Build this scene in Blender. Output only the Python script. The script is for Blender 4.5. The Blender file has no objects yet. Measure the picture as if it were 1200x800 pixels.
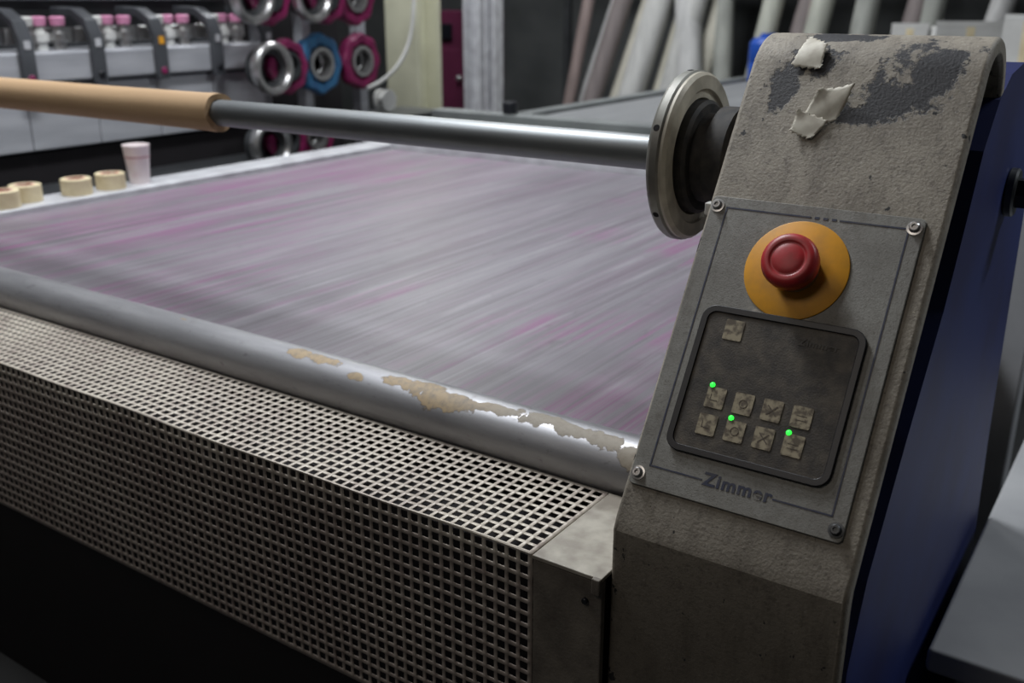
import bpy, bmesh, math, random
from mathutils import Vector, Matrix, Euler
random.seed(7)
scene = bpy.context.scene
scene.view_settings.view_transform = 'Standard'
scene.view_settings.look = 'None'
COL = scene.collection

# ------------------------------------------------------------------ materials
def new_mat(name):
    m = bpy.data.materials.new(name); m.use_nodes = True
    nt = m.node_tree
    return m, nt, nt.nodes, nt.links, nt.nodes['Principled BSDF']

def mat(name, c1, rough=0.5, metal=0.0, c2=None, scale=8.0, stretch=(1,1,1), bump=0.0, bscale=200.0,
        contrast=(0.35,0.65), emit=None, estr=0.0, detail=6.0):
    m, nt, N, L, b = new_mat(name)
    b.inputs['Roughness'].default_value = rough
    b.inputs['Metallic'].default_value = metal
    b.inputs['Base Color'].default_value = (*c1, 1)
    tc = N.new('ShaderNodeTexCoord'); mp = N.new('ShaderNodeMapping')
    mp.inputs['Scale'].default_value = stretch
    L.new(tc.outputs['Object'], mp.inputs['Vector'])
    if c2 is None: c2 = tuple(x*0.75 for x in c1)
    nz = N.new('ShaderNodeTexNoise'); nz.inputs['Scale'].default_value = scale
    nz.inputs['Detail'].default_value = detail
    L.new(mp.outputs['Vector'], nz.inputs['Vector'])
    cr = N.new('ShaderNodeValToRGB')
    cr.color_ramp.elements[0].position = contrast[0]; cr.color_ramp.elements[1].position = contrast[1]
    cr.color_ramp.elements[0].color = (*c1,1); cr.color_ramp.elements[1].color = (*c2,1)
    L.new(nz.outputs['Fac'], cr.inputs['Fac']); L.new(cr.outputs['Color'], b.inputs['Base Color'])
    if bump > 0:
        n2 = N.new('ShaderNodeTexNoise'); n2.inputs['Scale'].default_value = bscale; n2.inputs['Detail'].default_value = 3
        L.new(tc.outputs['Object'], n2.inputs['Vector'])
        bp = N.new('ShaderNodeBump'); bp.inputs['Strength'].default_value = bump; bp.inputs['Distance'].default_value = 0.002
        L.new(n2.outputs['Fac'], bp.inputs['Height']); L.new(bp.outputs['Normal'], b.inputs['Normal'])
    if emit:
        b.inputs['Emission Color'].default_value = (*emit,1); b.inputs['Emission Strength'].default_value = estr
    return m

def mixrgb(N, L, fac, a, b_):
    mx = N.new('ShaderNodeMix'); mx.data_type = 'RGBA'
    for sock, v in ((mx.inputs[0], fac), (mx.inputs[6], a), (mx.inputs[7], b_)):
        if hasattr(v, 'links'): L.new(v, sock)
        elif isinstance(v, tuple): sock.default_value = (*v, 1)
        else: sock.default_value = v
    return mx.outputs[2]
def math_(N, L, op, a, b_=0.0, clamp=False):
    n = N.new('ShaderNodeMath'); n.operation = op; n.use_clamp = clamp
    for s, v in ((n.inputs[0], a), (n.inputs[1], b_)):
        if hasattr(v, 'links'): L.new(v, s)
        else: s.default_value = v
    return n.outputs[0]
def noise(N, L, vec, scale, detail=5, rough=0.6):
    n = N.new('ShaderNodeTexNoise'); n.inputs['Scale'].default_value = scale
    n.inputs['Detail'].default_value = detail; n.inputs['Roughness'].default_value = rough
    L.new(vec, n.inputs['Vector']); return n.outputs['Fac']
def ramp(N, L, fac, p0, p1):
    r = N.new('ShaderNodeMapRange'); r.inputs['From Min'].default_value = p0; r.inputs['From Max'].default_value = p1
    r.clamp = True; L.new(fac, r.inputs['Value']); return r.outputs['Result']
def mapping(N, L, vec, loc=(0,0,0), sc=(1,1,1)):
    m = N.new('ShaderNodeMapping'); m.inputs['Location'].default_value = loc; m.inputs['Scale'].default_value = sc
    L.new(vec, m.inputs['Vector']); return m.outputs['Vector']

def housing_mat():
    m, nt, N, L, b = new_mat('painted_beige_metal')
    tc = N.new('ShaderNodeTexCoord'); o = tc.outputs['Object']
    col = mixrgb(N, L, ramp(N, L, noise(N,L,o,7,7,0.7), 0.38, 0.66), (0.41,0.37,0.305), (0.25,0.222,0.18))
    fine = ramp(N, L, noise(N,L,o,120,5,0.8), 0.53, 0.62)
    col = mixrgb(N, L, math_(N,L,'MULTIPLY',fine,0.5), col, (0.11,0.095,0.08))
    dust = ramp(N, L, noise(N,L,mapping(N,L,o,loc=(3,1,2)),230,3,0.8), 0.62, 0.68)
    col = mixrgb(N, L, math_(N,L,'MULTIPLY',dust,0.5), col, (0.55,0.52,0.46))
    run = ramp(N, L, noise(N,L,mapping(N,L,o,sc=(1,0.25,0.25)),26,6,0.7), 0.50, 0.68)
    col = mixrgb(N, L, math_(N,L,'MULTIPLY',run,0.55), col, (0.10,0.085,0.067))
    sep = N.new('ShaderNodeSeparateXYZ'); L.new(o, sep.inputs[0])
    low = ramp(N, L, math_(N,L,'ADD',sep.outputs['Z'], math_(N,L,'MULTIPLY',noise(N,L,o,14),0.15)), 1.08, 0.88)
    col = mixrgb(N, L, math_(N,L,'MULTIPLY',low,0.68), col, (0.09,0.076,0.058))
    dmin = None
    for (cx, cz, rx, rz) in ((-0.262,1.428,0.045,0.030),(-0.300,1.394,0.050,0.026),(-0.335,1.372,0.05,0.012),(-0.430,1.398,0.020,0.030),(-0.415,1.43,0.012,0.02),(-0.385,1.456,0.050,0.006),(-0.385,1.425,.02,.02)):
        v = N.new('ShaderNodeVectorMath'); v.operation = 'DISTANCE'
        mv = N.new('ShaderNodeVectorMath'); mv.operation = 'MULTIPLY'; mv.inputs[1].default_value = (1/rx, 0, 1/rz)
        L.new(o, mv.inputs[0]); L.new(mv.outputs[0], v.inputs[0]); v.inputs[1].default_value = (cx/rx, 0, cz/rz)
        dmin = v.outputs['Value'] if dmin is None else math_(N,L,'MINIMUM',dmin,v.outputs['Value'])
    mk = math_(N,L,'SUBTRACT', math_(N,L,'MULTIPLY', noise(N,L,o,30,8,0.7), 3.2), dmin)
    mk = ramp(N, L, mk, 0.66, 0.86)
    col = mixrgb(N, L, mk, col, (0.033,0.033,0.037))
    le = ramp(N, L, sep.outputs['X'], -0.455, -0.478)
    ch = ramp(N, L, math_(N,L,'ADD', noise(N,L,mapping(N,L,o,sc=(1,1,.6)),55,5,0.6), math_(N,L,'MULTIPLY',le,0.07)), 0.675, 0.69)
    col = mixrgb(N, L, ch, col, (0.025,0.025,0.025))
    L.new(col, b.inputs['Base Color'])
    b.inputs['Roughness'].default_value = 0.6
    bp = N.new('ShaderNodeBump'); bp.inputs['Strength'].default_value = 0.5; bp.inputs['Distance'].default_value = 0.0015
    h = math_(N,L,'SUBTRACT', noise(N,L,o,280,3), mk)
    L.new(h, bp.inputs['Height']); L.new(bp.outputs['Normal'], b.inputs['Normal'])
    return m

def panel_mat():
    m, nt, N, L, b = new_mat('panel_grey')
    tc = N.new('ShaderNodeTexCoord'); o = tc.outputs['Object']
    col = mixrgb(N, L, ramp(N, L, noise(N,L,o,14,7,0.7), 0.38, 0.66), (0.28,0.278,0.255), (0.185,0.178,0.16))
    col = mixrgb(N, L, math_(N,L,'MULTIPLY',ramp(N, L, noise(N,L,o,260,4,0.8), 0.53, 0.63),0.5), col, (0.10,0.088,0.075))
    col = mixrgb(N, L, math_(N,L,'MULTIPLY',ramp(N, L, noise(N,L,mapping(N,L,o,loc=(5,2,0),sc=(1,.4,1)),40,6,0.7), 0.54, 0.68),0.4), col, (0.10,0.085,0.068))
    v = N.new('ShaderNodeVectorMath'); v.operation = 'DISTANCE'
    mv = N.new('ShaderNodeVectorMath'); mv.operation='MULTIPLY'; mv.inputs[1].default_value=(26,34,0)
    L.new(o, mv.inputs[0]); L.new(mv.outputs[0], v.inputs[0]); v.inputs[1].default_value=(-0.355*26,0.278*34,0)
    d = math_(N,L,'SUBTRACT', math_(N,L,'MULTIPLY',noise(N,L,o,130,6,0.8),3.0), v.outputs['Value'])
    col = mixrgb(N, L, math_(N,L,'MULTIPLY',ramp(N,L,d,0.5,1.1),0.75), col, (0.55,0.50,0.43))
    L.new(col, b.inputs['Base Color']); b.inputs['Roughness'].default_value=0.5; b.inputs['Metallic'].default_value=0.1
    bp = N.new('ShaderNodeBump'); bp.inputs['Strength'].default_value = 0.35; bp.inputs['Distance'].default_value = 0.001
    L.new(noise(N,L,o,600,2), bp.inputs['Height']); L.new(bp.outputs['Normal'], b.inputs['Normal'])
    return m

def belt_mat():
    m, nt, N, L, b = new_mat('worn_printing_blanket')
    tc = N.new('ShaderNodeTexCoord'); o = tc.outputs['Object']
    s1 = noise(N,L,mapping(N,L,o,sc=(5,0.35,1)),1.6,5,0.55)
    s2 = noise(N,L,mapping(N,L,o,sc=(34,0.7,1)),2.4,5,0.6)
    s3 = noise(N,L,mapping(N,L,o,loc=(2,5,0),sc=(26,0.5,1)),2.4,6,0.6)
    s4 = noise(N,L,mapping(N,L,o,loc=(7,1,0),sc=(24,0.8,1)),2.6,6,0.6)
    s5 = noise(N,L,mapping(N,L,o,loc=(4,9,0),sc=(14,0.45,1)),2.0,7,0.7)
    big = noise(N,L,mapping(N,L,o,loc=(0.4,0.2,0)),1.5,4)
    col = mixrgb(N,L, ramp(N,L,s1,0.32,0.68), (0.158,0.146,0.166), (0.245,0.232,0.255))
    col = mixrgb(N,L, math_(N,L,'MULTIPLY',ramp(N,L,s5,0.50,0.60),0.5), col, (0.115,0.098,0.115))
    col = mixrgb(N,L, math_(N,L,'MULTIPLY',ramp(N,L,s2,0.47,0.66),0.45), col, (0.110,0.092,0.112))
    col = mixrgb(N,L, math_(N,L,'MULTIPLY',ramp(N,L,s4,0.54,0.70),0.42), col, (0.38,0.37,0.395))
    sep = N.new('ShaderNodeSeparateXYZ'); L.new(o, sep.inputs[0])
    left = ramp(N,L, sep.outputs['X'], -1.6, -2.5)
    pk = math_(N,L,'MULTIPLY', ramp(N,L,s3,0.46,0.60), math_(N,L,'ADD',math_(N,L,'ADD',math_(N,L,'MULTIPLY',left,0.45),0.10), math_(N,L,'MULTIPLY',ramp(N,L,big,0.48,0.58),0.55)),clamp=True)
    col = mixrgb(N,L, pk, col, (0.25,0.085,0.205))
    sm = ramp(N,L,noise(N,L,mapping(N,L,o,sc=(1,.6,1)),26,6,0.7),0.60,0.70)
    col = mixrgb(N,L, math_(N,L,'MULTIPLY',sm,0.35), col, (0.09,0.08,0.09))
    L.new(col, b.inputs['Base Color'])
    L.new(math_(N,L,'ADD',math_(N,L,'MULTIPLY',s2,0.3),0.28), b.inputs['Roughness'])
    bp = N.new('ShaderNodeBump'); bp.inputs['Strength'].default_value = 0.15; bp.inputs['Distance'].default_value = 0.002
    L.new(s2, bp.inputs['Height']); L.new(bp.outputs['Normal'], b.inputs['Normal'])
    return m

def roller_mat():
    m, nt, N, L, b = new_mat('roller_steel_peeling')
    tc = N.new('ShaderNodeTexCoord'); o = tc.outputs['Object']
    base = mixrgb(N,L, ramp(N,L,noise(N,L,mapping(N,L,o,sc=(0.6,4,4)),7),0.35,0.65), (0.38,0.38,0.395), (0.27,0.27,0.285))
    spot = ramp(N,L,noise(N,L,mapping(N,L,o,sc=(0.5,1,1)),60,5,0.7),0.60,0.70)
    base = mixrgb(N,L, math_(N,L,'MULTIPLY',spot,0.5), base, (0.13,0.12,0.12))
    sep = N.new('ShaderNodeSeparateXYZ'); L.new(o, sep.inputs[0])
    dmin=None
    for (cx, cy, rx, ry) in ((-1.53,1.125,0.012,0.003),(-1.17,1.118,0.070,0.011),(-1.07,1.103,0.02,0.006),(-0.945,1.117,0.060,0.014),(-0.88,1.106,0.055,0.014),(-0.79,1.110,0.070,0.009),(-0.70,1.118,0.05,0.010),(-0.62,1.112,0.07,0.012),(-0.54,1.104,0.05,0.013),(-0.51,1.113,0.05,0.015)):
        v = N.new('ShaderNodeVectorMath'); v.operation = 'DISTANCE'
        mv = N.new('ShaderNodeVectorMath'); mv.operation = 'MULTIPLY'; mv.inputs[1].default_value = (1/rx, 1/ry, 0)
        L.new(o, mv.inputs[0]); L.new(mv.outputs[0], v.inputs[0]); v.inputs[1].default_value = (cx/rx, cy/ry, 0)
        dmin = v.outputs['Value'] if dmin is None else math_(N,L,'MINIMUM',dmin,v.outputs['Value'])
    mk = math_(N,L,'SUBTRACT', math_(N,L,'MULTIPLY', noise(N,L,o,30,7,0.6), 3.0), dmin)
    pk = ramp(N, L, mk, 0.56, 0.60)
    tint = mixrgb(N,L, ramp(N,L,sep.outputs['X'],-0.88,-0.76),(0.40,0.30,0.18),(0.31,0.275,0.22))
    tint = mixrgb(N,L, ramp(N,L,noise(N,L,o,70,5,.7),.45,.7), tint, (0.23,0.195,0.15))
    col = mixrgb(N,L, pk, base, tint)
    edge = math_(N,L,'SUBTRACT', ramp(N,L,mk,0.48,0.55), pk)
    col = mixrgb(N,L, math_(N,L,'MULTIPLY',edge,0.7), col, (0.13,0.105,0.08))
    L.new(col, b.inputs['Base Color'])
    L.new(math_(N,L,'SUBTRACT',0.55, math_(N,L,'MULTIPLY',pk,0.55)), b.inputs['Metallic'])
    L.new(math_(N,L,'ADD',0.43, math_(N,L,'MULTIPLY',pk,0.2)), b.inputs['Roughness'])
    bp = N.new('ShaderNodeBump'); bp.inputs['Strength'].default_value = 0.3; bp.inputs['Distance'].default_value = 0.0015
    L.new(math_(N,L,'ADD',pk,math_(N,L,'MULTIPLY',noise(N,L,o,90),0.15)), bp.inputs['Height']); L.new(bp.outputs['Normal'], b.inputs['Normal'])
    return m

def guard_mat():
    m, nt, N, L, b = new_mat('guard_dusty_paint')
    tc = N.new('ShaderNodeTexCoord'); o = tc.outputs['Object']
    col = mixrgb(N,L, ramp(N,L,noise(N,L,o,5,6,0.65),0.38,0.65), (0.60,0.545,0.46), (0.44,0.385,0.33))
    col = mixrgb(N,L, math_(N,L,'MULTIPLY',ramp(N,L,noise(N,L,o,38,6,0.7),0.52,0.66),0.5), col, (0.20,0.14,0.13))
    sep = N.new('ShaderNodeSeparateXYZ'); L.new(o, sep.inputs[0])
    low = ramp(N,L, sep.outputs['Z'], 0.852, 0.81)  # front sheet below the fold: dimmer light put into its colour
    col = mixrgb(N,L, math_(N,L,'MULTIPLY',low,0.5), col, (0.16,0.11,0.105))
    L.new(col, b.inputs['Base Color']); b.inputs['Roughness'].default_value=0.45; b.inputs['Metallic'].default_value=0.1
    return m

M = {}
M['housing'] = housing_mat()
M['belt'] = belt_mat()
M['roller'] = roller_mat()
M['guard'] = guard_mat()
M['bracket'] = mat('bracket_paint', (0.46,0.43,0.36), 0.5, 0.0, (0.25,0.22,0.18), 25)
M['bracketlow'] = mat('bracket_paint_dark', (0.22,0.195,0.16), 0.6, 0.0, (0.11,0.095,0.08), 22, bump=0.3, bscale=250)  # darker copy of the bracket paint for front plate and lip
M['panel'] = panel_mat()
M['keypad'] = mat('keypad_film', (0.040,0.034,0.029), 0.6, 0, (0.11,0.092,0.07), 60, contrast=(0.38,0.72), bump=.2, bscale=500)
M['black'] = mat('black_plastic', (0.006,0.007,0.011), 0.4)
M['void'] = mat('dark_interior', (0.008,0.006,0.008), 0.85)  # near-black colour standing in for shade inside and under the machines
M['key'] = mat('key_cream', (0.38,0.325,0.22), 0.6, 0, (0.12,0.095,0.065), 120, contrast=(0.43,0.60))
M['keyink'] = mat('key_ink', (0.10,0.08,0.06), 0.6)
M['faintink'] = mat('faint_ink', (0.085,0.076,0.064), 0.6)
M['red'] = mat('red_plastic', (0.50,0.022,0.030), 0.42, 0, (0.34,0.03,0.03), 60)
M['yellow'] = mat('yellow_plate', (0.85,0.39,0.015), 0.5, 0, (0.50,0.25,0.04), 25, contrast=(0.42,0.76))
M['blueline'] = mat('blue_ink', (0.030,0.038,0.075), 0.5, 0, (0.09,0.09,0.10), 60, contrast=(0.45,0.8))
M['chrome'] = mat('bright_steel', (0.58,0.57,0.56), 0.3, 0.9, (0.48,0.48,0.48), 30)
M['steel'] = mat('shaft_steel', (0.23,0.245,0.25), 0.42, 0.6, (0.17,0.18,0.185), 10, stretch=(0.4,3,3))
M['darkmetal'] = mat('dark_metal', (0.09,0.095,0.10), 0.4, 0.6)
M['cream'] = mat('cream_flange', (0.58,0.54,0.44), 0.45, 0.1, (0.38,0.35,0.28), 30)
M['flange'] = mat('flange_steel', (0.28,0.28,0.25), 0.45, 0.4, (0.20,0.19,0.17), 30)
M['hub'] = mat('hub_rubber', (0.012,0.012,0.012), 0.7, 0, (0.04,0.035,0.03), 60)
M['card'] = mat('cardboard', (0.50,0.335,0.19), 0.8, 0, (0.42,0.275,0.15), 6, stretch=(0.3,5,5), bump=0.1)
M['blue'] = mat('blue_paint', (0.016,0.030,0.15), 0.55, 0, (0.014,0.020,0.10), 6)
M['tapewhite'] = mat('peeling_tape', (0.74,0.71,0.60), 0.6, 0, (0.55,0.51,0.42), 60)
M['green'] = mat('green_led', (0.05,0.9,0.1), 0.4, emit=(0.03,1.0,0.06), estr=1.6)
M['rail'] = mat('rail_white', (0.62,0.63,0.65), 0.4, 0.1, (0.45,0.45,0.475), 12)
M['post'] = mat('post_pale_grey', (0.50,0.51,0.53), 0.5, 0.0, (0.38,0.39,0.41), 4)
M['greyframe'] = mat('grey_green_frame', (0.20,0.215,0.21), 0.5, 0.1, (0.14,0.15,0.15), 6)
M['tape'] = mat('masking_tape', (0.74,0.64,0.42), 0.6, 0, (0.64,0.54,0.34), 30)
M['tapecore'] = mat('tape_core_print', (0.50,0.16,0.12), 0.7, 0, (0.65,0.52,0.42), 60)
M['cup'] = mat('paper_cup', (0.80,0.72,0.72), 0.5, 0, (0.74,0.60,0.62), 30, contrast=(0.5,0.8))
M['cuprim'] = mat('cup_print', (0.60,0.36,0.38), 0.5)
M['stainless'] = mat('stainless_panel', (0.52,0.53,0.56), 0.45, 0.2, (0.40,0.41,0.44), 3, stretch=(1,1,6))
M['magenta'] = mat('magenta_plastic', (0.26,0.018,0.10), 0.35, 0, (0.15,0.012,0.06), 20)
M['pink'] = mat('pink_ink_lid', (0.72,0.30,0.48), 0.45)
M['cyanblue'] = mat('blue_collar', (0.04,0.17,0.33), 0.35, 0, (0.03,0.10,0.22), 20)
M['bracketdark'] = mat('dark_bracket', (0.085,0.09,0.10), 0.4, 0.2)
M['column'] = mat('column_paint', (0.60,0.595,0.45), 0.6, 0, (0.50,0.495,0.37), 4)
M['maroon'] = mat('maroon_cabinet', (0.10,0.015,0.045), 0.5)
M['concrete'] = mat('concrete_floor', (0.06,0.06,0.06), 0.6, 0, (0.035,0.035,0.035), 3, bump=0.1, bscale=60)
M['wall'] = mat('factory_wall', (0.11,0.115,0.115), 0.85, 0, (0.07,0.075,0.075), 2)
M['ceil'] = mat('factory_ceiling', (0.18,0.18,0.19), 0.9, 0, (0.13,0.13,0.14), 2)
M['cabinet'] = mat('pale_platform', (0.38,0.385,0.39), 0.55, 0, (0.28,0.285,0.295), 4)
M['white'] = mat('white_plastic', (0.75,0.75,0.72), 0.45)
M['carton'] = mat('carton_paper', (0.62,0.62,0.60), 0.7, 0, (0.5,0.5,0.48), 6)
M['barrel'] = mat('blue_plastic', (0.015,0.07,0.36), 0.4)
M['lamp'] = mat('lamp_tube', (0.9,0.9,0.9), 0.4, emit=(0.9,0.95,1.0), estr=3.0)

# ------------------------------------------------------------------ helpers
def finish(bm, name, mt, ang=35, bevel=0.0, bseg=2, parent=None, mtx=None, solid=0.0):
    bmesh.ops.recalc_face_normals(bm, faces=bm.faces[:])
    for f in bm.faces: f.smooth = True
    for e in bm.edges:
        if len(e.link_faces) == 2 and e.calc_face_angle(0) > math.radians(ang): e.smooth = False
    me = bpy.data.meshes.new(name); bm.to_mesh(me); bm.free()
    o = bpy.data.objects.new(name, me); COL.objects.link(o)
    for x in (mt if isinstance(mt, (list,tuple)) else [mt]): me.materials.append(x)
    if mtx is not None: o.matrix_world = mtx
    if solid: 
        s = o.modifiers.new('solid','SOLIDIFY'); s.thickness = solid; s.offset = 0
    if bevel:
        bv = o.modifiers.new('bevel','BEVEL'); bv.width = bevel; bv.segments = bseg; bv.limit_method = 'ANGLE'
        bv.harden_normals = True
    if parent is not None: attach(o, parent)
    return o
def attach(o, parent):
    o.parent = parent
    o.matrix_parent_inverse = Matrix.Translation(-Vector(parent.location))
def empty(name, loc):
    e = bpy.data.objects.new(name, None); e.location = loc; e.empty_display_size = 0.05; COL.objects.link(e); return e
def box(name, x0,x1,y0,y1,z0,z1, mt, bevel=0.0, parent=None, mtx=None, bseg=2):
    bm = bmesh.new()
    vs = [bm.verts.new(p) for p in ((x0,y0,z0),(x1,y0,z0),(x1,y1,z0),(x0,y1,z0),(x0,y0,z1),(x1,y0,z1),(x1,y1,z1),(x0,y1,z1))]
    for f in ((0,3,2,1),(4,5,6,7),(0,1,5,4),(1,2,6,5),(2,3,7,6),(3,0,4,7)): bm.faces.new([vs[i] for i in f])
    return finish(bm, name, mt, bevel=bevel, parent=parent, mtx=mtx, bseg=bseg)
def prism_yz(name, prof, x0, x1, mt, bevel=0.0, parent=None, bseg=2, ang=35):
    bm = bmesh.new()
    a = [bm.verts.new((x0,y,z)) for y,z in prof]; b = [bm.verts.new((x1,y,z)) for y,z in prof]
    n = len(prof)
    for i in range(n): bm.faces.new((a[i],a[(i+1)%n],b[(i+1)%n],b[i]))
    bm.faces.new(a); bm.faces.new(list(reversed(b)))
    return finish(bm, name, mt, bevel=bevel, parent=parent, bseg=bseg, ang=ang)
def prism_xy(name, prof, n0, n1, mt, bevel=0.0, parent=None, mtx=None, bseg=2):
    bm = bmesh.new()
    a = [bm.verts.new((x,y,n0)) for x,y in prof]; b = [bm.verts.new((x,y,n1)) for x,y in prof]
    n = len(prof)
    for i in range(n): bm.faces.new((a[i],a[(i+1)%n],b[(i+1)%n],b[i]))
    bm.faces.new(list(reversed(a))); bm.faces.new(b)
    return finish(bm, name, mt, bevel=bevel, parent=parent, mtx=mtx, bseg=bseg)
def lathe(name, origin, axis, prof, mt, segs=48, parent=None, mtx=None, ang=35, closed=False, lobes=0, lobe_amp=0.0):
    ax = Vector(axis).normalized(); up = Vector((0,0,1)) if abs(ax.z) < 0.9 else Vector((1,0,0))
    e1 = ax.cross(up).normalized(); e2 = ax.cross(e1).normalized(); O = Vector(origin)
    bm = bmesh.new(); rings = []
    for d, r in prof:
        if r < 1e-6: rings.append([bm.verts.new(O+ax*d)])
        else:
            rr = []
            for i in range(segs):
                t = 2*math.pi*i/segs; k = r*(1+lobe_amp*math.cos(lobes*t)) if lobes else r
                rr.append(bm.verts.new(O+ax*d+e1*k*math.cos(t)+e2*k*math.sin(t)))
            rings.append(rr)
    pairs = list(zip(rings[:-1], rings[1:]))
    if closed: pairs.append((rings[-1], rings[0]))
    for A,B in pairs:
        if len(A)==1 and len(B)==1: continue
        for i in range(segs):
            j = (i+1)%segs
            if len(A)==1: bm.faces.new((A[0],B[i],B[j]))
            elif len(B)==1: bm.faces.new((A[i],A[j],B[0]))
            else: bm.faces.new((A[i],A[j],B[j],B[i]))
    return finish(bm, name, mt, parent=parent, mtx=mtx, ang=ang)
def rod(name, p0, p1, r, mt, parent=None, segs=32, ch=0.08, mtx=None):
    p0, p1 = Vector(p0), Vector(p1); l = (p1-p0).length; c = min(r*ch*2, l*0.2)
    return lathe(name, p0, p1-p0, [(0,0),(0,r-c),(c,r),(l-c,r),(l,r-c),(l,0)], mt, segs, parent, mtx, ang=30)
def curve(name, pts, r, mt, parent=None, cyclic=False, mtx=None):
    c = bpy.data.curves.new(name,'CURVE'); c.dimensions='3D'; c.bevel_depth=r; c.bevel_resolution=3; c.resolution_u=12
    s = c.splines.new('NURBS'); s.points.add(len(pts)-1)
    for p,q in zip(s.points, pts): p.co=(*q,1)
    s.order_u = 4 if len(pts)>3 else 2; s.use_endpoint_u=True; s.use_cyclic_u=cyclic
    o = bpy.data.objects.new(name,c); COL.objects.link(o); c.materials.append(mt)
    if mtx is not None: o.matrix_world = mtx
    if parent: attach(o,parent)
    return o
def rrect(x0,x1,y0,y1,r,seg=6):
    pts=[]
    for cx,cy,a in ((x1-r,y1-r,0),(x0+r,y1-r,90),(x0+r,y0+r,180),(x1-r,y0+r,270)):
        for i in range(seg+1):
            t=math.radians(a+90*i/seg); pts.append((cx+r*math.cos(t),cy+r*math.sin(t)))
    return pts

# ------------------------------------------------------------------ room
box('floor', -9,5,-3.5,9.5,-0.1,0, M['concrete'])
box('ceiling', -9,5,-3.5,9.5,4.6,4.7, M['ceil'])
box('wall_back', -9,5,9.5,9.6,0,4.6, M['wall'])
box('wall_front', -9,5,-3.6,-3.5,0,4.6, M['wall'])
box('wall_left', -9.1,-9,-3.5,9.5,0,4.6, M['wall'])
box('wall_right', 5,5.1,-3.5,9.5,0,4.6, M['wall'])

# ------------------------------------------------------------------ machine side housing (control stand)
XL, XR = -0.478, -0.204
H = empty('machine_side_housing', (-0.34,1.1,0))
SY, SZ = 0.545, 0.8384
P0 = Vector((0,0.910,0.928))
R = 0.078
wT = (0.532-(1-0.5446)*R)/SZ
def outer(off):
    pts = [(0.905+off, 0.0)]
    def pl(w): return (0.910+SY*w+SZ*off, 0.928+SZ*w-SY*off)
    pts.append((0.905+off, 0.915-off*0.4)); pts.append(pl(0.002))
    cy, cz = 0.910+SY*wT+SZ*R, 0.928+SZ*wT-SY*R
    r = R-off
    a0 = math.atan2(SY, -SZ)
    for i in range(23):
        t = a0 + (math.radians(-8)-a0)*i/22
        pts.append((cy+r*math.cos(t), cz+r*math.sin(t)))
    pts.append((1.385-off, 1.30)); pts.append((1.385-off,0.0))
    return pts
prism_yz('core', outer(0.028), XL+0.004, XR-0.030, M['void'], parent=H)
def shell(name, o1, o2, x0, x1, mt, bevel):
    # the wrap-round cover stops at the rear of the top curve (no back wall on the open side)
    A, B = outer(o1)[:-2], outer(o2)[:-2]; n=len(A)
    bm = bmesh.new()
    v = [[bm.verts.new((x,y,z)) for y,z in P] for x,P in ((x0,A),(x1,A),(x1,B),(x0,B))]
    for k in range(4):
        a, b = v[k], v[(k+1)%4]
        for i in range(n-1): bm.faces.new((a[i],a[i+1],b[i+1],b[i]))
    bm.faces.new([v[k][0] for k in range(4)]); bm.faces.new([v[k][-1] for k in range(4)])
    return finish(bm, name, mt, bevel=bevel, parent=H, bseg=4, ang=22)
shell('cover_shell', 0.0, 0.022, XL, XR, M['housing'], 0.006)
prism_yz('left_cheek', outer(0.020), XL+0.001, XL+0.008, M['housing'], parent=H)
bp = [(0.940,0.0),(0.940,0.812),(0.978,0.905),(1.082,1.035),(1.188,1.158),(1.245,1.25),(1.290,1.33),(1.35,1.385),(1.41,1.412),(1.50,1.422),(1.62,1.405),(1.70,1.35),(1.745,1.25),(1.80,0.75),(1.93,0.16),(1.95,0.0)]
bo = prism_yz('blue_side_plate', bp, -0.228, -0.2035, M['blue'], parent=H)
for p in bo.data.polygons: p.use_smooth = False
prism_yz('rear_body', [(1.40,0),(1.40,1.34),(1.5,1.38),(1.62,1.35),(1.68,1.28),(1.72,.75),(1.85,0)], -0.46, -0.232, M['darkmetal'], bevel=0.01, parent=H)
rod('clamp_bolt', (-0.204,1.53,1.245), (-0.14,1.53,1.245), 0.022, M['black'], H, segs=6)
rod('clamp_washer', (-0.204,1.53,1.245), (-0.190,1.53,1.245), 0.034, M['darkmetal'], H)

F = Matrix(((1,0,0,0),(0,SY,-SZ,P0.y),(0,SZ,SY,P0.z),(0,0,0,1)))
def FP(x,w,n): return F @ Vector((x,w,n))
CP = H
prism_xy('panel_plate', rrect(-0.473,-0.224,0.044,0.410,0.006), 0.0, 0.004, M['panel'], bevel=0.001, parent=CP, mtx=F)
def line(x0,y0,x1,y1,t=0.0009):
    box('border_line', min(x0,x1)-t,max(x0,x1)+t,min(y0,y1)-t,max(y0,y1)+t,0.0041,0.0045,M['blueline'],parent=CP,mtx=F)
bx0,bx1,by0,by1 = -0.452,-0.240,0.070,0.396
line(bx0,by0,bx0,by1); line(bx1,by0,bx1,by1)
line(bx0,by1,-0.350,by1); line(-0.315,by1,bx1,by1)
line(bx0,by0,-0.388,by0); line(-0.304,by0,bx1,by0)
def bezel(name, o, i, n0, n1, mt):
    bm=bmesh.new(); n=len(o)
    R4=[[bm.verts.new((x,y,z)) for x,y in P] for P,z in ((o,n0),(o,n1),(i,n1),(i,n0))]
    for k in range(4):
        a,b=R4[k],R4[(k+1)%4]
        for q in range(n): bm.faces.new((a[q],a[(q+1)%n],b[(q+1)%n],b[q]))
    return finish(bm,name,mt,bevel=0.001,parent=CP,mtx=F)
bezel('keypad_bezel', rrect(-0.4415,-0.2505,0.0945,0.2725,0.017), rrect(-0.4335,-0.2585,0.1025,0.2645,0.010), 0.004, 0.0095, M['black'])
prism_xy('keypad_film', rrect(-0.4335,-0.2585,0.1025,0.2645,0.010), 0.004, 0.0075, M['keypad'], parent=CP, mtx=F)
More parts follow.
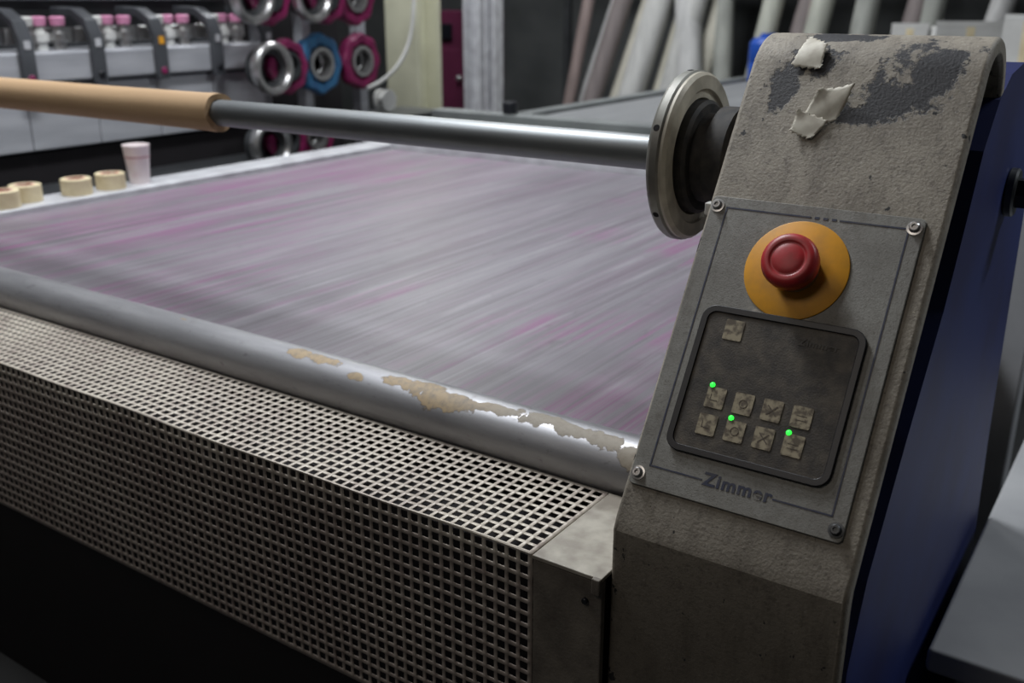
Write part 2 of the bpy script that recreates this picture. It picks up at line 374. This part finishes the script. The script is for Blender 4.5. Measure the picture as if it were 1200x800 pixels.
keys = [(-0.399,0.246)] + [(-0.3975+i*0.0335, 0.164) for i in range(4)] + [(-0.3985+i*0.0335,0.1315) for i in range(4)]
for i,(kx,kw) in enumerate(keys):
    prism_xy('key_%d'%i, rrect(kx-0.0112,kx+0.0112,kw-0.0122,kw+0.0122,0.0015,3), 0.0075, 0.0083, M['key'], parent=CP, mtx=F)
    if i>0:
        n0,n1=0.0083,0.0085
        sym = (i*5)%4
        if sym==1:
            box('key_mark',kx-0.006,kx+0.003,kw-0.004,kw-0.003,n0,n1,M['keyink'],parent=CP,mtx=F)
            box('key_mark',kx-0.006,kx-0.0052,kw-0.004,kw+0.004,n0,n1,M['keyink'],parent=CP,mtx=F)
        elif sym==2:
            lathe('key_mark',(kx,kw,n0),(0,0,1),[(0,.0042),(0,.005),(.0003,.005),(.0003,.0042)],M['keyink'],24,CP,F,closed=True)
        elif sym==3:
            for s in (-1,1):
                prism_xy('key_mark',[(kx-.006,kw-.005*s),(kx-.0052,kw-.006*s),(kx+.006,kw+.005*s),(kx+.0052,kw+.006*s)],n0,n1+s*.00005,M['keyink'],parent=CP,mtx=F)
        else:
            box('key_mark',kx-0.006,kx+0.006,kw+0.001,kw+0.0018,n0,n1,M['keyink'],parent=CP,mtx=F)
            box('key_mark',kx-0.006,kx+0.006,kw-0.004,kw-0.0032,n0,n1,M['keyink'],parent=CP,mtx=F)
for i,(lx,lw) in enumerate(((-0.405,0.178),(-0.373,0.1455),(-0.306,0.1445))):
    lathe('green_led_%d'%i,(lx,lw,0.0075),(0,0,1),[(0,0.0032),(0.001,0.0030),(0.0022,0.0018),(0.0026,0)],M['green'],16,CP,F)
def text(name, s, x, w, size, mt, off=0.0006, n=0.0042, sx=1.15):
    c = bpy.data.curves.new(name,'FONT'); c.body=s; c.size=size; c.extrude=0.0003; c.offset=off; c.align_x='CENTER'; c.align_y='CENTER'; c.space_character=1.12
    o = bpy.data.objects.new(name,c); COL.objects.link(o); c.materials.append(mt)
    o.matrix_world = F @ Matrix.Translation((x,w,n)) @ Matrix.Diagonal((sx,1,1,1)); attach(o,CP); return o
text('maker_lettering','Zimmer',-0.346,0.0715,0.0205,M['blueline'],0.0006,sx=1.08)
text('small_marking','- - -',-0.332,0.397,0.012,M['blueline'],0.0008)
text('keypad_lettering','Zimmer',-0.300,0.247,0.011,M['faintink'],0.0003,0.0077)
for i,(sx,sw) in enumerate(((-0.4645,0.397),(-0.2345,0.398),(-0.4635,0.058),(-0.2325,0.057))):
    lathe('screw_%d'%i,(sx,sw,0.004),(0,0,1),[(0,0.0085),(0.0012,0.0085),(0.0014,0.0062),(0.0055,0.0055),(0.0065,0.0045),(0.0065,0.0026),(0.004,0.0026),(0.004,0)] ,M['darkmetal'] if i==3 else M['chrome'],24,CP,F)
E = empty('emergency_stop_button', FP(-0.348,0.331,0.004))
bxm, bwm = -0.349, 0.330
lathe('yellow_disc',(bxm,bwm,0.0041),(0,0,1),[(0,0.060),(0.0015,0.060),(0.002,0.059),(0.002,0)],M['yellow'],64,E,F)
lathe('chrome_collar',(bxm,bwm,0.006),(0,0,1),[(0,0.027),(0.008,0.027),(0.010,0.022),(0.010,0.018),(0.018,0.018),(0.018,0)],M['chrome'],40,E,F)
lathe('mushroom_head',(bxm,bwm,0.006),(0,0,1),[(0.013,0.017),(0.014,0.027),(0.018,0.0315),(0.028,0.0325),(0.034,0.031),(0.037,0.0285),(0.0385,0.022),(0.0375,0.0205),(0.0368,0.019),(0.0375,0.0175),(0.039,0.012),(0.0395,0)],M['red'],56,E,F,ang=60)
def surf(x,w,n):
    if w<=wT: return FP(x,w,n)
    cy, cz = 0.910+SY*wT+SZ*R, 0.928+SZ*wT-SY*R
    t = math.atan2(SY,-SZ)-(w-wT)/R
    return Vector((x,cy+(R+n)*math.cos(t),cz+(R+n)*math.sin(t)))
TS = empty('peeling_tape_scraps', surf(-0.39,0.56,0))
def scrap(name, pts4, lifts, fold=0.0):
    bm=bmesh.new(); g=[]; n=12
    for i in range(n+1):
        row=[]
        for j in range(n+1):
            u,v=i/n,j/n
            k=[(1-u)*(1-v),u*(1-v),u*v,(1-u)*v]
            x=sum(k[q]*pts4[q][0] for q in range(4)); w=sum(k[q]*pts4[q][1] for q in range(4))
            l=sum((k[q]**1.8)*lifts[q] for q in range(4))
            jag=0.0015*(math.sin(i*2.3+j)*(j in (0,n))+math.cos(j*2.9)*(i in (0,n)))
            l+=fold*max(0,math.sin(math.pi*u))*max(0,math.sin(math.pi*v))
            row.append(bm.verts.new(surf(x+jag,w+jag,0.0012+l)))
        g.append(row)
    for i in range(n):
        for j in range(n): bm.faces.new((g[i][j],g[i+1][j],g[i+1][j+1],g[i][j+1]))
    return finish(bm,name,M['tapewhite'],solid=0.0006,parent=TS,ang=80)
scrap('scrap_upper',[(-0.425,0.588),(-0.388,0.586),(-0.388,0.616),(-0.418,0.642)],[0.004,0.003,0.010,0.001],0.003)
scrap('scrap_lower',[(-0.400,0.503),(-0.353,0.520),(-0.338,0.562),(-0.380,0.556)],[0.002,0.002,0.018,0.012],0.003)
scrap('scrap_fold',[(-0.402,0.500),(-0.376,0.494),(-0.360,0.518),(-0.400,0.530)],[0.008,0.003,0.006,0.008],0.002)

# ------------------------------------------------------------------ winding shaft, flange, cardboard tube
SYc, SZc = 1.308, 1.290
FL = empty('shaft_end_flange', (-0.60,SYc,SZc))
lathe('flange_disc',(-0.602,SYc,SZc),(1,0,0),[(0,0.03),(0,0.110),(0.004,0.117),(0.008,0.119),(0.018,0.119),(0.021,0.1165),(0.021,0.108)],M['flange'],72,FL,ang=25)
lathe('flange_face',(-0.581,SYc,SZc),(1,0,0),[(-0.003,0.1165),(0.004,0.1165),(0.009,0.112),(0.009,0.094),(0.005,0.092),(0.005,0.082),(-0.006,0.078),(-0.006,0.03)],M['cream'],72,FL,ang=25)
lathe('hub',(-0.588,SYc,SZc),(1,0,0),[(0,0.079),(0.022,0.079),(0.026,0.074),(0.026,0.062),(0.045,0.062),(0.048,0.072),(0.075,0.072),(0.078,0.066),(0.109,0.066)],M['hub'],48,FL,ang=25)
for k in range(6):
    t=math.radians(35+60*k); c=Vector((-0.590,SYc+0.1185*math.cos(t),SZc+0.1185*math.sin(t))); d=Vector((0,math.cos(t),math.sin(t)))
    rod('rim_hole_%d'%k, c-d*0.004, c+d*0.0008, 0.005, M['void'], FL, segs=16)
LT = box('white_latch', -0.500,-0.4785, 1.165,1.180, 1.240,1.256, M['white'], 0.002, FL)
SH = empty('winding_shaft', (-1.7,SYc,SZc))
rod('shaft_bar',(-2.98,SYc,SZc),(-0.60,SYc,SZc),0.0255,M['steel'],SH,48)
box('bearing_stand',-2.90,-2.86,SYc-0.05,SYc+0.05,0.93,1.34,M['darkmetal'],0.006,SH)
rod('bearing_ring',(-2.93,SYc,SZc),(-2.83,SYc,SZc),0.055,M['darkmetal'],SH)
CT = empty('cardboard_tube',(-2.2,SYc,SZc))
bm=bmesh.new(); rings=[]
for d,r in ((0,0.0262),(0,0.0372),(-0.012,0.0378),(-0.05,0.0368),(-0.3,0.0362),(-0.8,0.0362),(-1.22,0.0362),(-1.22,0.0262)):
    rr=[]
    for i in range(64):
        t=2*math.pi*i/64; dd = d+(0.003*math.sin(2*t)+0.0015*math.sin(5*t+1)) if d>-0.02 else d
        rr.append(bm.verts.new((-1.592+dd,SYc+r*math.cos(t),SZc+r*math.sin(t))))
    rings.append(rr)
for k in range(len(rings)):
    A,B=rings[k],rings[(k+1)%len(rings)]
    for i in range(64): bm.faces.new((A[i],A[(i+1)%64],B[(i+1)%64],B[i]))
finish(bm,'tube_body',M['card'],parent=CT)

# ------------------------------------------------------------------ printing table
T = empty('printing_table',(-1.6,2.1,0))
box('blanket',-2.78,-0.485,1.128,3.15,0.885,0.910,M['belt'],0.004,T)
box('table_body',-2.76,-0.50,1.20,3.12,0.30,0.884,M['void'],parent=T)
box('left_rail',-2.915,-2.775,1.00,3.28,0.86,0.928,M['rail'],0.006,T)
box('left_side_frame',-2.90,-2.79,1.00,3.28,0.0,0.86,M['darkmetal'],0.004,T)
box('rear_crossbar',-2.79,-0.48,3.155,3.20,0.86,0.937,M['rail'],0.006,T)
box('rear_tray',-2.90,-0.48,3.205,3.76,0.84,0.905,M['greyframe'],0.005,T)
box('rear_beam',-3.05,-0.48,3.765,3.86,0.90,1.005,M['greyframe'],0.008,T)
box('under_table_shade',-3.0,-0.58,0.96,0.985,0.0,0.80,M['void'],parent=T)  # black sheet put in for the shade under the table
box('dark_guard_backing',-3.0,-0.60,0.99,1.19,0.50,0.80,M['void'],parent=T)  # dark block added for the shadow seen through the guard holes
box('rear_leg_a',-2.85,-2.75,3.3,3.4,0,0.84,M['darkmetal'],0.004,T)
box('rear_leg_b',-0.60,-0.5,3.3,3.4,0,0.84,M['darkmetal'],0.004,T)
box('blue_clip',-2.78,-2.62,3.205,3.235,0.905,0.962,M['barrel'],0.004,T)
rod('leveling_knob',(-2.62,3.81,1.005),(-2.62,3.81,1.06),0.035,M['black'],T,20)

RO = empty('front_roller',(-1.6,1.128,0.875))
lathe('roller_tube',(-2.80,1.130,0.8755),(1,0,0),[(0,0),(0,0.045),(0.003,0.048),(2.314,0.048),(2.317,0.045),(2.317,0)],M['roller'],96,RO)

B = empty('corner_bracket',(-0.53,0.98,0))
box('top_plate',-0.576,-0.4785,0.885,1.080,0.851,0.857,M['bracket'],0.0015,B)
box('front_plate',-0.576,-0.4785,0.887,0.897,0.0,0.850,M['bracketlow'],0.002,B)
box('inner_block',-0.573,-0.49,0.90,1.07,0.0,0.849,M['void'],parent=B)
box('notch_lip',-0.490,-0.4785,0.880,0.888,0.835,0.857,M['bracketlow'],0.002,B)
rod('bolt',(-0.50,0.887,0.82),(-0.50,0.882,0.82),0.004,M['black'],B,segs=12)

# ------------------------------------------------------------------ perforated guard
NT=11; pitch=0.195/NT; bar=0.0049; NV=18
s_list=[]; tags=[]
for k in range(NT+NV+1):
    if k==0: a=[0-0.003,bar/2]
    elif k==NT: a=[k*pitch-bar/2,k*pitch-0.0008,k*pitch+0.0008,k*pitch+bar/2]
    elif k==NT+NV: a=[k*pitch-bar/2,k*pitch+0.006]
    else: a=[k*pitch-bar/2,k*pitch+bar/2]
    for i,s in enumerate(a): s_list.append(s); tags.append(i==len(a)-1)
x_list=[]; xt=[]
nx=134
for k in range(nx+1):
    x=-0.5785-0.003-k*pitch
    a=[x+bar/2,x-bar/2]
    if k==0: a=[-0.5775,x-bar/2]
    for i,s in enumerate(a): x_list.append(s); xt.append(i==1)
def gp(x,s):
    sag=0.0016*math.sin(x*7.1)+0.001*math.sin(x*17)
    st=1/(1+math.exp((x+1.31)*90))
    if s<0.195: f=s/0.195; return (x,1.080-s*(0.191/0.195)-0.004*st*f,0.854+sag*f+0.004*st*f)
    d=s-0.195; g=math.exp(-d*8)
    return (x,0.889-(0.004*st)*g+0.0015*math.sin(x*5)*g,0.854-d+(sag+0.004*st)*g)
bm=bmesh.new()
V=[[bm.verts.new(gp(x,s)) for s in s_list] for x in x_list]
for i in range(len(x_list)-1):
    for j in range(len(s_list)-1):
        if xt[i] and tags[j]: continue     # hole
        bm.faces.new((V[i][j],V[i+1][j],V[i+1][j+1],V[i][j+1]))
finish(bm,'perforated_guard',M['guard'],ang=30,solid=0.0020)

# ------------------------------------------------------------------ things on the left rail
def tape_roll(x,y,z,r=0.046,h=0.05):
    e=empty('masking_tape_roll',(x,y,z))
    lathe('tape_body',(x,y,z),(0,0,1),[(0,r*.62),(0,r-.002),(.002,r),(h-.002,r),(h,r-.002),(h,r*.62)],M['tape'],40,e,closed=True)
    lathe('paper_core',(x,y,z),(0,0,1),[(0.001,r*.50),(0.001,r*.62),(h+.001,r*.64),(h+.001,r*.50)],M['tapecore'],40,e,closed=True)
zt=0.928
tape_roll(-2.830,1.510,zt); tape_roll(-2.866,1.600,zt); tape_roll(-2.842,1.752,zt); tape_roll(-2.842,1.872,zt); tape_roll(-2.868,1.43,zt)
cu=empty('paper_cup',(-2.85,1.985,zt))
lathe('cup_wall',(-2.85,1.985,zt),(0,0,1),[(0.004,0),(0.004,0.029),(0,0.030),(0,0.0315),(0.122,0.042),(0.125,0.0435),(0.127,0.042),(0.124,0.040),(0.006,0.0295),(0.006,0)],M['cup'],40,cu)
lathe('cup_print',(-2.85,1.985,zt+0.085),(0,0,1),[(0,0.0391),(0.006,0.0397)],M['cuprim'],40,cu)

# ------------------------------------------------------------------ rotary screen unit row (left background)
U=empty('rotary_screen_print_unit',(-3.8,2,0))
fx=-3.60
y=0.35; k=0
while y<3.05:
    box('tray_panel_%d'%k,fx-0.30,fx,y+0.003,y+0.287,1.205,1.318,M['stainless'],0.012,U)
    box('lower_panel_%d'%k,fx-0.30,fx-0.03,y+0.002,y+0.289,0.955,1.195,M['stainless'],0.006,U)
    yb=y+0.29-0.03
    prof=[(fx+0.03,1.19),(fx+0.03,1.36),(fx+0.0,1.43),(fx-0.08,1.47),(fx-0.22,1.475),(fx-0.22,1.445),(fx-0.09,1.438),(fx-0.03,1.41),(fx+0.004,1.35),(fx+0.004,1.19)]
    bm=bmesh.new(); a=[bm.verts.new((px,yb,pz)) for px,pz in prof]; b=[bm.verts.new((px,yb+0.055,pz)) for px,pz in prof]; n=len(prof)
    for i in range(n): bm.faces.new((a[i],a[(i+1)%n],b[(i+1)%n],b[i]))
    bm.faces.new(a); bm.faces.new(list(reversed(b)))
    finish(bm,'clamp_bracket_%d'%k,M['bracketdark'],bevel=0.004,parent=U)
    box('bracket_label_%d'%k,fx+0.031,fx+0.033,yb+0.015,yb+0.04,1.36-0.03,1.36,M['yellow'] if k%3==1 else M['rail'],parent=U)
    rod('bracket_badge_%d'%k,(fx+0.02,yb+0.027,1.225),(fx+0.036,yb+0.027,1.225),0.014,M['magenta'] if k%2 else M['black'],U,20)
    for q,(oy,mt1) in enumerate(((0.06,'chrome'),(0.125,'white'),(0.19,'chrome'))):
        px=fx-0.07-0.02*(q%2)
        lathe('pot_%d_%d'%(k,q),(px,y+oy,1.318),(0,0,1),[(0,0.024),(0.03,0.024),(0.034,0.034),(0.062,0.034),(0.066,0.020),(0.09,0.018),(0.09,0)],M[mt1],20,U)
        lathe('pot_lid_%d_%d'%(k,q),(px,y+oy,1.408),(0,0,1),[(0,0.026),(0.028,0.030),(0.034,0.02),(0.034,0)],M['pink'] if q!=0 else M['white'],20,U)
    box('clamp_bar_%d'%k,fx-0.14,fx-0.12,y,y+0.28,1.34,1.40,M['chrome'],0.004,U)
    y+=0.29; k+=1
box('back_plate',fx-0.34,fx-0.31,0.35,3.3,0.9,1.62,M['darkmetal'],parent=U)
box('unit_body',fx-0.9,fx-0.06,0.35,3.2,0.0,0.945,M['void'],parent=U)
box('top_rail',fx-0.30,fx-0.22,0.35,3.3,1.50,1.56,M['stainless'],0.01,U)
box('sill',fx-0.02,fx+0.25,0.35,3.3,0.80,0.83,M['darkmetal'],0.004,U)

def screen_head(yc,zc,mt,ring=True,x=-3.42,s=1.0):
    e=empty('rotary_screen_end_ring',(x,yc,zc))
    if ring:
        lathe('ring',(x,yc,zc),(1,0,0),[(0,0.080*s),(0,0.108*s),(0.008,0.114*s),(0.035,0.114*s),(0.045,0.104*s),(0.045,0.088*s),(0.030,0.080*s)],M['chrome'],48,e,closed=True,ang=25)
        lathe('inner_ring',(x-0.05,yc,zc),(1,0,0),[(0,0.0),(0,0.056*s),(0.06,0.064*s),(0.06,0.079*s),(0.0,0.084*s),(-0.01,0.084*s),(-0.01,0)],M['darkmetal'],40,e)
    yo = yc+(0.135 if ring else 0.0)
    lathe('lobed_collar',(x-0.07,yo,zc),(1,0,0),[(0,0.05*s),(0,0.11*s),(0.01,0.118*s),(0.05,0.118*s),(0.06,0.108*s),(0.06,0.080*s),(0.02,0.07*s),(0.02,0.05*s)],M[mt],72,e,ang=30,closed=True,lobes=8,lobe_amp=0.04)
    lathe('collar_liner',(x-0.06,yo,zc),(1,0,0),[(0,0),(0.0,0.045*s),(0.055,0.052*s),(0.055,0.066*s),(0.02,0.07*s)],M['chrome' if not ring else 'darkmetal'],40,e)
    rod('stub_axle',(x-0.24,yo,zc),(x-0.06,yo,zc),0.04*s,M['chrome'],e)
for zc,rows in ((1.215,((3.10,'magenta',1,1.0),(3.46,'cyanblue',0,1.15),(3.74,'magenta',0,1.1))),
                (1.515,((3.02,'magenta',1,1.0),(3.37,'magenta',1,1.0),(3.72,'magenta',0,1.1))),
                (0.885,((3.06,'magenta',1,1.0),(3.40,'magenta',0,1.0)))):
    for yc,mt,rg,s in rows:
        screen_head(yc,zc,mt,bool(rg), x=-3.42-(0 if rg else 0.02), s=s)
ST=empty('screen_storage_stand',(-3.75,3.5,0))
for q,yy in enumerate((3.30,3.58,3.98)): box('post_%d'%q,-3.76,-3.70,yy,yy+0.06,0,2.1,M['stainless'],0.005,ST)
for z in (0.87,1.20,1.50): box('arm',-3.72,-3.68,3.0,4.04,z,z+0.03,M['darkmetal'],0.003,ST)
box('back_panel',-4.1,-4.05,3.35,4.2,0,1.9,M['void'],parent=ST)

# ------------------------------------------------------------------ background
C=empty('support_column',(-4.55,5.46,0))
box('column_flange_a',-4.70,-4.42,5.33,5.36,0,4.6,M['column'],0.004,C)
box('column_web',-4.58,-4.54,5.36,5.56,0,4.6,M['column'],0.002,C)
box('column_flange_b',-4.70,-4.42,5.56,5.59,0,4.6,M['column'],0.004,C)
MC=empty('maroon_dye_cabinet',(-5.12,6.8,0))
box('cabinet_body',-5.32,-4.94,6.6,7.1,0.05,1.42,M['maroon'],0.01,MC)
box('cabinet_door',-5.29,-4.97,6.585,6.6,0.12,1.12,M['maroon'],0.006,MC)
box('cabinet_plinth',-5.30,-4.96,6.62,7.08,0,0.05,M['black'],parent=MC)
rod('cabinet_knob',(-5.02,6.585,0.9),(-5.02,6.55,0.9),0.02,M['chrome'],MC)
box('control_display',-5.25,-5.1,6.575,6.6,1.2,1.32,M['black'],0.004,MC)
SR=empty('steel_upright_rack',(-4.6,6.5,0))
prs=[(-4.86,-4.70),(-4.66,-4.56)]
for q,(a,b) in enumerate(prs):
    box('upright_web_%d'%q,a,b,6.52,6.54,0,2.6,M['rail'],0.003,SR)
    box('upright_flange_l%d'%q,a,a+0.02,6.42,6.52,0,2.6,M['rail'],0.003,SR)
    box('upright_flange_r%d'%q,b-0.02,b,6.42,6.52,0,2.6,M['rail'],0.003,SR)
box('crossmember',-4.86,-4.56,6.56,6.60,1.7,1.8,M['stainless'],0.005,SR)
rollcols=[(0.50,0.50,0.48),(0.54,0.52,0.44),(0.32,0.33,0.30),(0.27,0.21,0.195),(0.56,0.54,0.45),(0.54,0.54,0.53),(0.44,0.45,0.39),(0.21,0.18,0.175),(0.56,0.56,0.54)]
RM=[mat('roll_fabric_%d'%i,c,0.7,0,tuple(v*0.75 for v in c),5,stretch=(4,4,0.6)) for i,c in enumerate(rollcols)]
specs=[(-4.50,0.20,0.05,3),(-4.55,0.52,0.06,5),(-4.38,0.46,0.075,7),(-4.22,0.50,0.085,1),(-4.02,0.42,0.10,8),(-3.82,0.40,0.075,4),(-3.66,0.36,0.09,0),(-3.47,0.30,0.07,1),(-3.22,-0.30,0.10,5),(-3.05,-0.22,0.075,2),(-2.93,0.22,0.075,6),(-2.76,0.30,0.09,7),(-2.56,0.22,0.08,6),(-2.36,-0.18,0.09,3),(-2.15,0.1,0.08,2),(-1.95,0.25,0.08,7),(-1.7,0.1,0.07,2),(-1.45,0.3,0.08,5)]
for i,(x,dx,r,ci) in enumerate(specs):
    yy=7.22+(0.16 if i%2 else 0.0)
    p0=Vector((x,yy,0.03)); p1=Vector((x+dx*1.3,yy+0.42,2.5)); l=(p1-p0).length
    e=empty('leaning_fabric_roll',p0)
    lathe('wrapped_cloth',p0,p1-p0,[(0.02,r*.4),(0.02,r*.96),(0.04,r),(l*.5,r*1.03),(l-.06,r),(l-.04,r*.95),(l-.04,r*.4)],RM[ci],28,e)
    lathe('cardboard_core',p0,p1-p0,[(0,r*.3),(0,r*.4),(l,r*.4),(l,r*.3)],M['card'],20,e,closed=True)
RK=empty('roll_leaning_rack',(-3,7.95,0))
box('rack_rail',-5,-0.9,8.0,8.06,2.2,2.28,M['darkmetal'],0.005,RK)
for x in (-4.95,-3.0,-0.95): box('rack_post',x,x+0.06,8.06,8.12,0,2.4,M['darkmetal'],0.005,RK)
T2=empty('dryer_infeed_table',(-1.5,5.3,0))
box('infeed_surface',-2.56,-0.45,3.90,6.75,0.955,0.985,mat('infeed_cloth',(0.22,0.225,0.23),0.6,0,(0.16,0.165,0.17),3,stretch=(6,0.6,1)),0.004,T2)
box('infeed_left_rail',-2.64,-2.56,3.90,6.75,0.94,1.005,M['greyframe'],0.006,T2)
box('infeed_body',-2.54,-0.5,3.95,6.7,0.35,0.954,M['greyframe'],parent=T2)
for x in (-2.6,-0.6):
    for yv in (4.0,6.55): box('leg',x,x+0.08,yv,yv+0.08,0,0.94,M['darkmetal'],0.004,T2)
BB=empty('blue_canister',(-2.40,6.45,0.986))
lathe('canister_body',(-2.40,6.45,0.986),(0,0,1),[(0,0),(0,0.10),(0.01,0.115),(0.12,0.118),(0.13,0.112),(0.14,0.118),(0.25,0.115),(0.28,0.09),(0.29,0.05),(0.31,0.05),(0.31,0)],M['barrel'],32,BB)
for (cx,cy,cw,ch,rz) in ((-1.10,5.9,0.34,0.38,0.3),(-0.72,5.5,0.22,0.42,-0.2),(-1.45,6.2,0.2,0.36,0.1)):
    e=empty('paper_carton',(cx,cy,0.986)); mt_=Matrix.Translation((cx,cy,0.986)) @ Matrix.Rotation(rz,4,'Z')
    box('carton_body',-cw/2,cw/2,-0.12,0.12,0,ch,M['carton'],0.004,e,mt_)
    box('carton_seam_tape',-0.02,0.02,-0.121,0.121,0.0,ch+0.001,M['tape'],0,e,mt_)
    box('carton_flap',-cw/2,cw/2,-0.12,-0.115,ch,ch+0.03,M['carton'],0,e,mt_)
curve('hanging_air_hose',[(-3.80,4.66,3.2),(-3.82,4.62,1.9),(-3.81,4.58,1.45),(-3.80,4.52,1.25),(-3.86,4.42,1.08),(-3.97,4.32,1.01),(-4.03,4.28,1.0)],0.011,M['white'])
SPL=empty('cable_spool',(-3.85,4.3,0.93))
lathe('spool_drum',(-3.85,4.30,0.965),(1,0,0),[(0,0),(0,0.06),(0.01,0.06),(0.01,0.03),(0.06,0.03),(0.06,0.06),(0.07,0.06),(0.07,0)],M['white'],28,SPL)
box('spool_shelf',-3.95,-3.6,4.22,4.6,0.86,0.90,M['darkmetal'],0.004,SPL)
box('spool_shelf_leg',-3.9,-3.84,4.3,4.36,0,0.86,M['darkmetal'],0.003,SPL)
# right side: low pale platform & upright post seen behind the housing
PC=empty('side_access_platform',(0.2,2.1,0))
box('platform_top',-0.185,1.2,1.35,2.62,0.56,0.60,M['cabinet'],0.008,PC)
box('platform_base',-0.15,1.16,1.42,2.55,0.0,0.56,M['greyframe'],0.004,PC)
IP=empty('frame_upright_post',(-0.28,2.72,0))
box('post_tube',-0.34,-0.25,2.68,2.77,0.0,1.30,M['post'],0.008,IP)
box('post_arm',-0.34,0.7,2.70,2.76,1.22,1.30,M['post'],0.006,IP)
box('post_far',0.62,0.70,2.68,2.77,0.0,1.22,M['post'],0.008,IP)
box('post_foot',-0.38,-0.21,2.64,2.81,0.0,0.02,M['darkmetal'],0.004,IP)
BXs=empty('dryer_cabinet',(-0.3,6.6,0))
box('dryer_body',-0.4,2.4,5.0,6.4,0.0,2.4,M['darkmetal'],0.02,BXs)
box('dryer_door',-0.3,0.9,4.98,5.0,0.2,2.2,M['greyframe'],0.01,BXs)
rod('dryer_handle',(0.8,4.95,0.9),(0.8,4.95,1.4),0.015,M['chrome'],BXs)

# ------------------------------------------------------------------ lights
def area(name, loc, tgt, sx, sy, power, col):
    l=bpy.data.lights.new(name,'AREA'); l.shape='RECTANGLE'; l.size=sx; l.size_y=sy; l.energy=power; l.color=col
    o=bpy.data.objects.new(name,l); o.location=loc; COL.objects.link(o)
    o.rotation_euler=(Vector(tgt)-Vector(loc)).to_track_quat('-Z','Y').to_euler(); return o
area('lamp_key',(-2.3,1.9,3.9),(-1.4,1.6,0.9),1.0,0.3,98,(0.93,0.96,1.0))
area('lamp_rear',(-4.0,4.9,3.9),(-4.0,6.2,0.9),2.4,0.5,160,(0.95,0.97,1.0))
area('lamp_fill',(-1.2,-1.6,3.6),(-0.8,1.0,1.0),1.2,0.8,11,(1.0,0.90,0.80))
area('fill_right',(1.6,3.4,3.9),(0.6,2.6,0.5),1.2,0.4,55,(0.9,0.95,1.0))  # added light to brighten the blue plate and right floor
area('lamp_left',(-2.6,0.6,3.9),(-3.6,1.9,1.1),1.2,0.4,34,(0.93,0.96,1.0))
for i,(x,y) in enumerate(((-2.3,1.9),(-4.0,4.9),(1.6,3.4),(-2.6,0.6))):  # unseen fixtures, one of them above the added right light
    e=empty('ceiling_light_fixture',(x,y,4.2))
    box('housing',x-0.8,x+0.8,y-0.12,y+0.12,4.06,4.14,M['rail'],0.01,e)
    rod('tube',(x-0.75,y,4.03),(x+0.75,y,4.03),0.02,M['lamp'],e,16)
    rod('hanger',(x,y,4.14),(x,y,4.6),0.01,M['darkmetal'],e,12)
w=bpy.data.worlds.new('World'); scene.world=w; w.use_nodes=True
w.node_tree.nodes['Background'].inputs['Color'].default_value=(0.5,0.55,0.6,1)
w.node_tree.nodes['Background'].inputs['Strength'].default_value=0.1

# ------------------------------------------------------------------ camera
cam=bpy.data.cameras.new('camera'); co=bpy.data.objects.new('camera',cam); COL.objects.link(co)
co.location=(0,0,1.5)
pitch_=math.radians(19.13)
co.rotation_euler=Euler((math.radians(90)-pitch_,0,math.radians(34.4)),'XYZ')
cam.sensor_width=36; cam.lens=34.6; cam.clip_start=0.02
cam.dof.use_dof=True; cam.dof.focus_distance=1.2; cam.dof.aperture_fstop=4.5
scene.camera=co
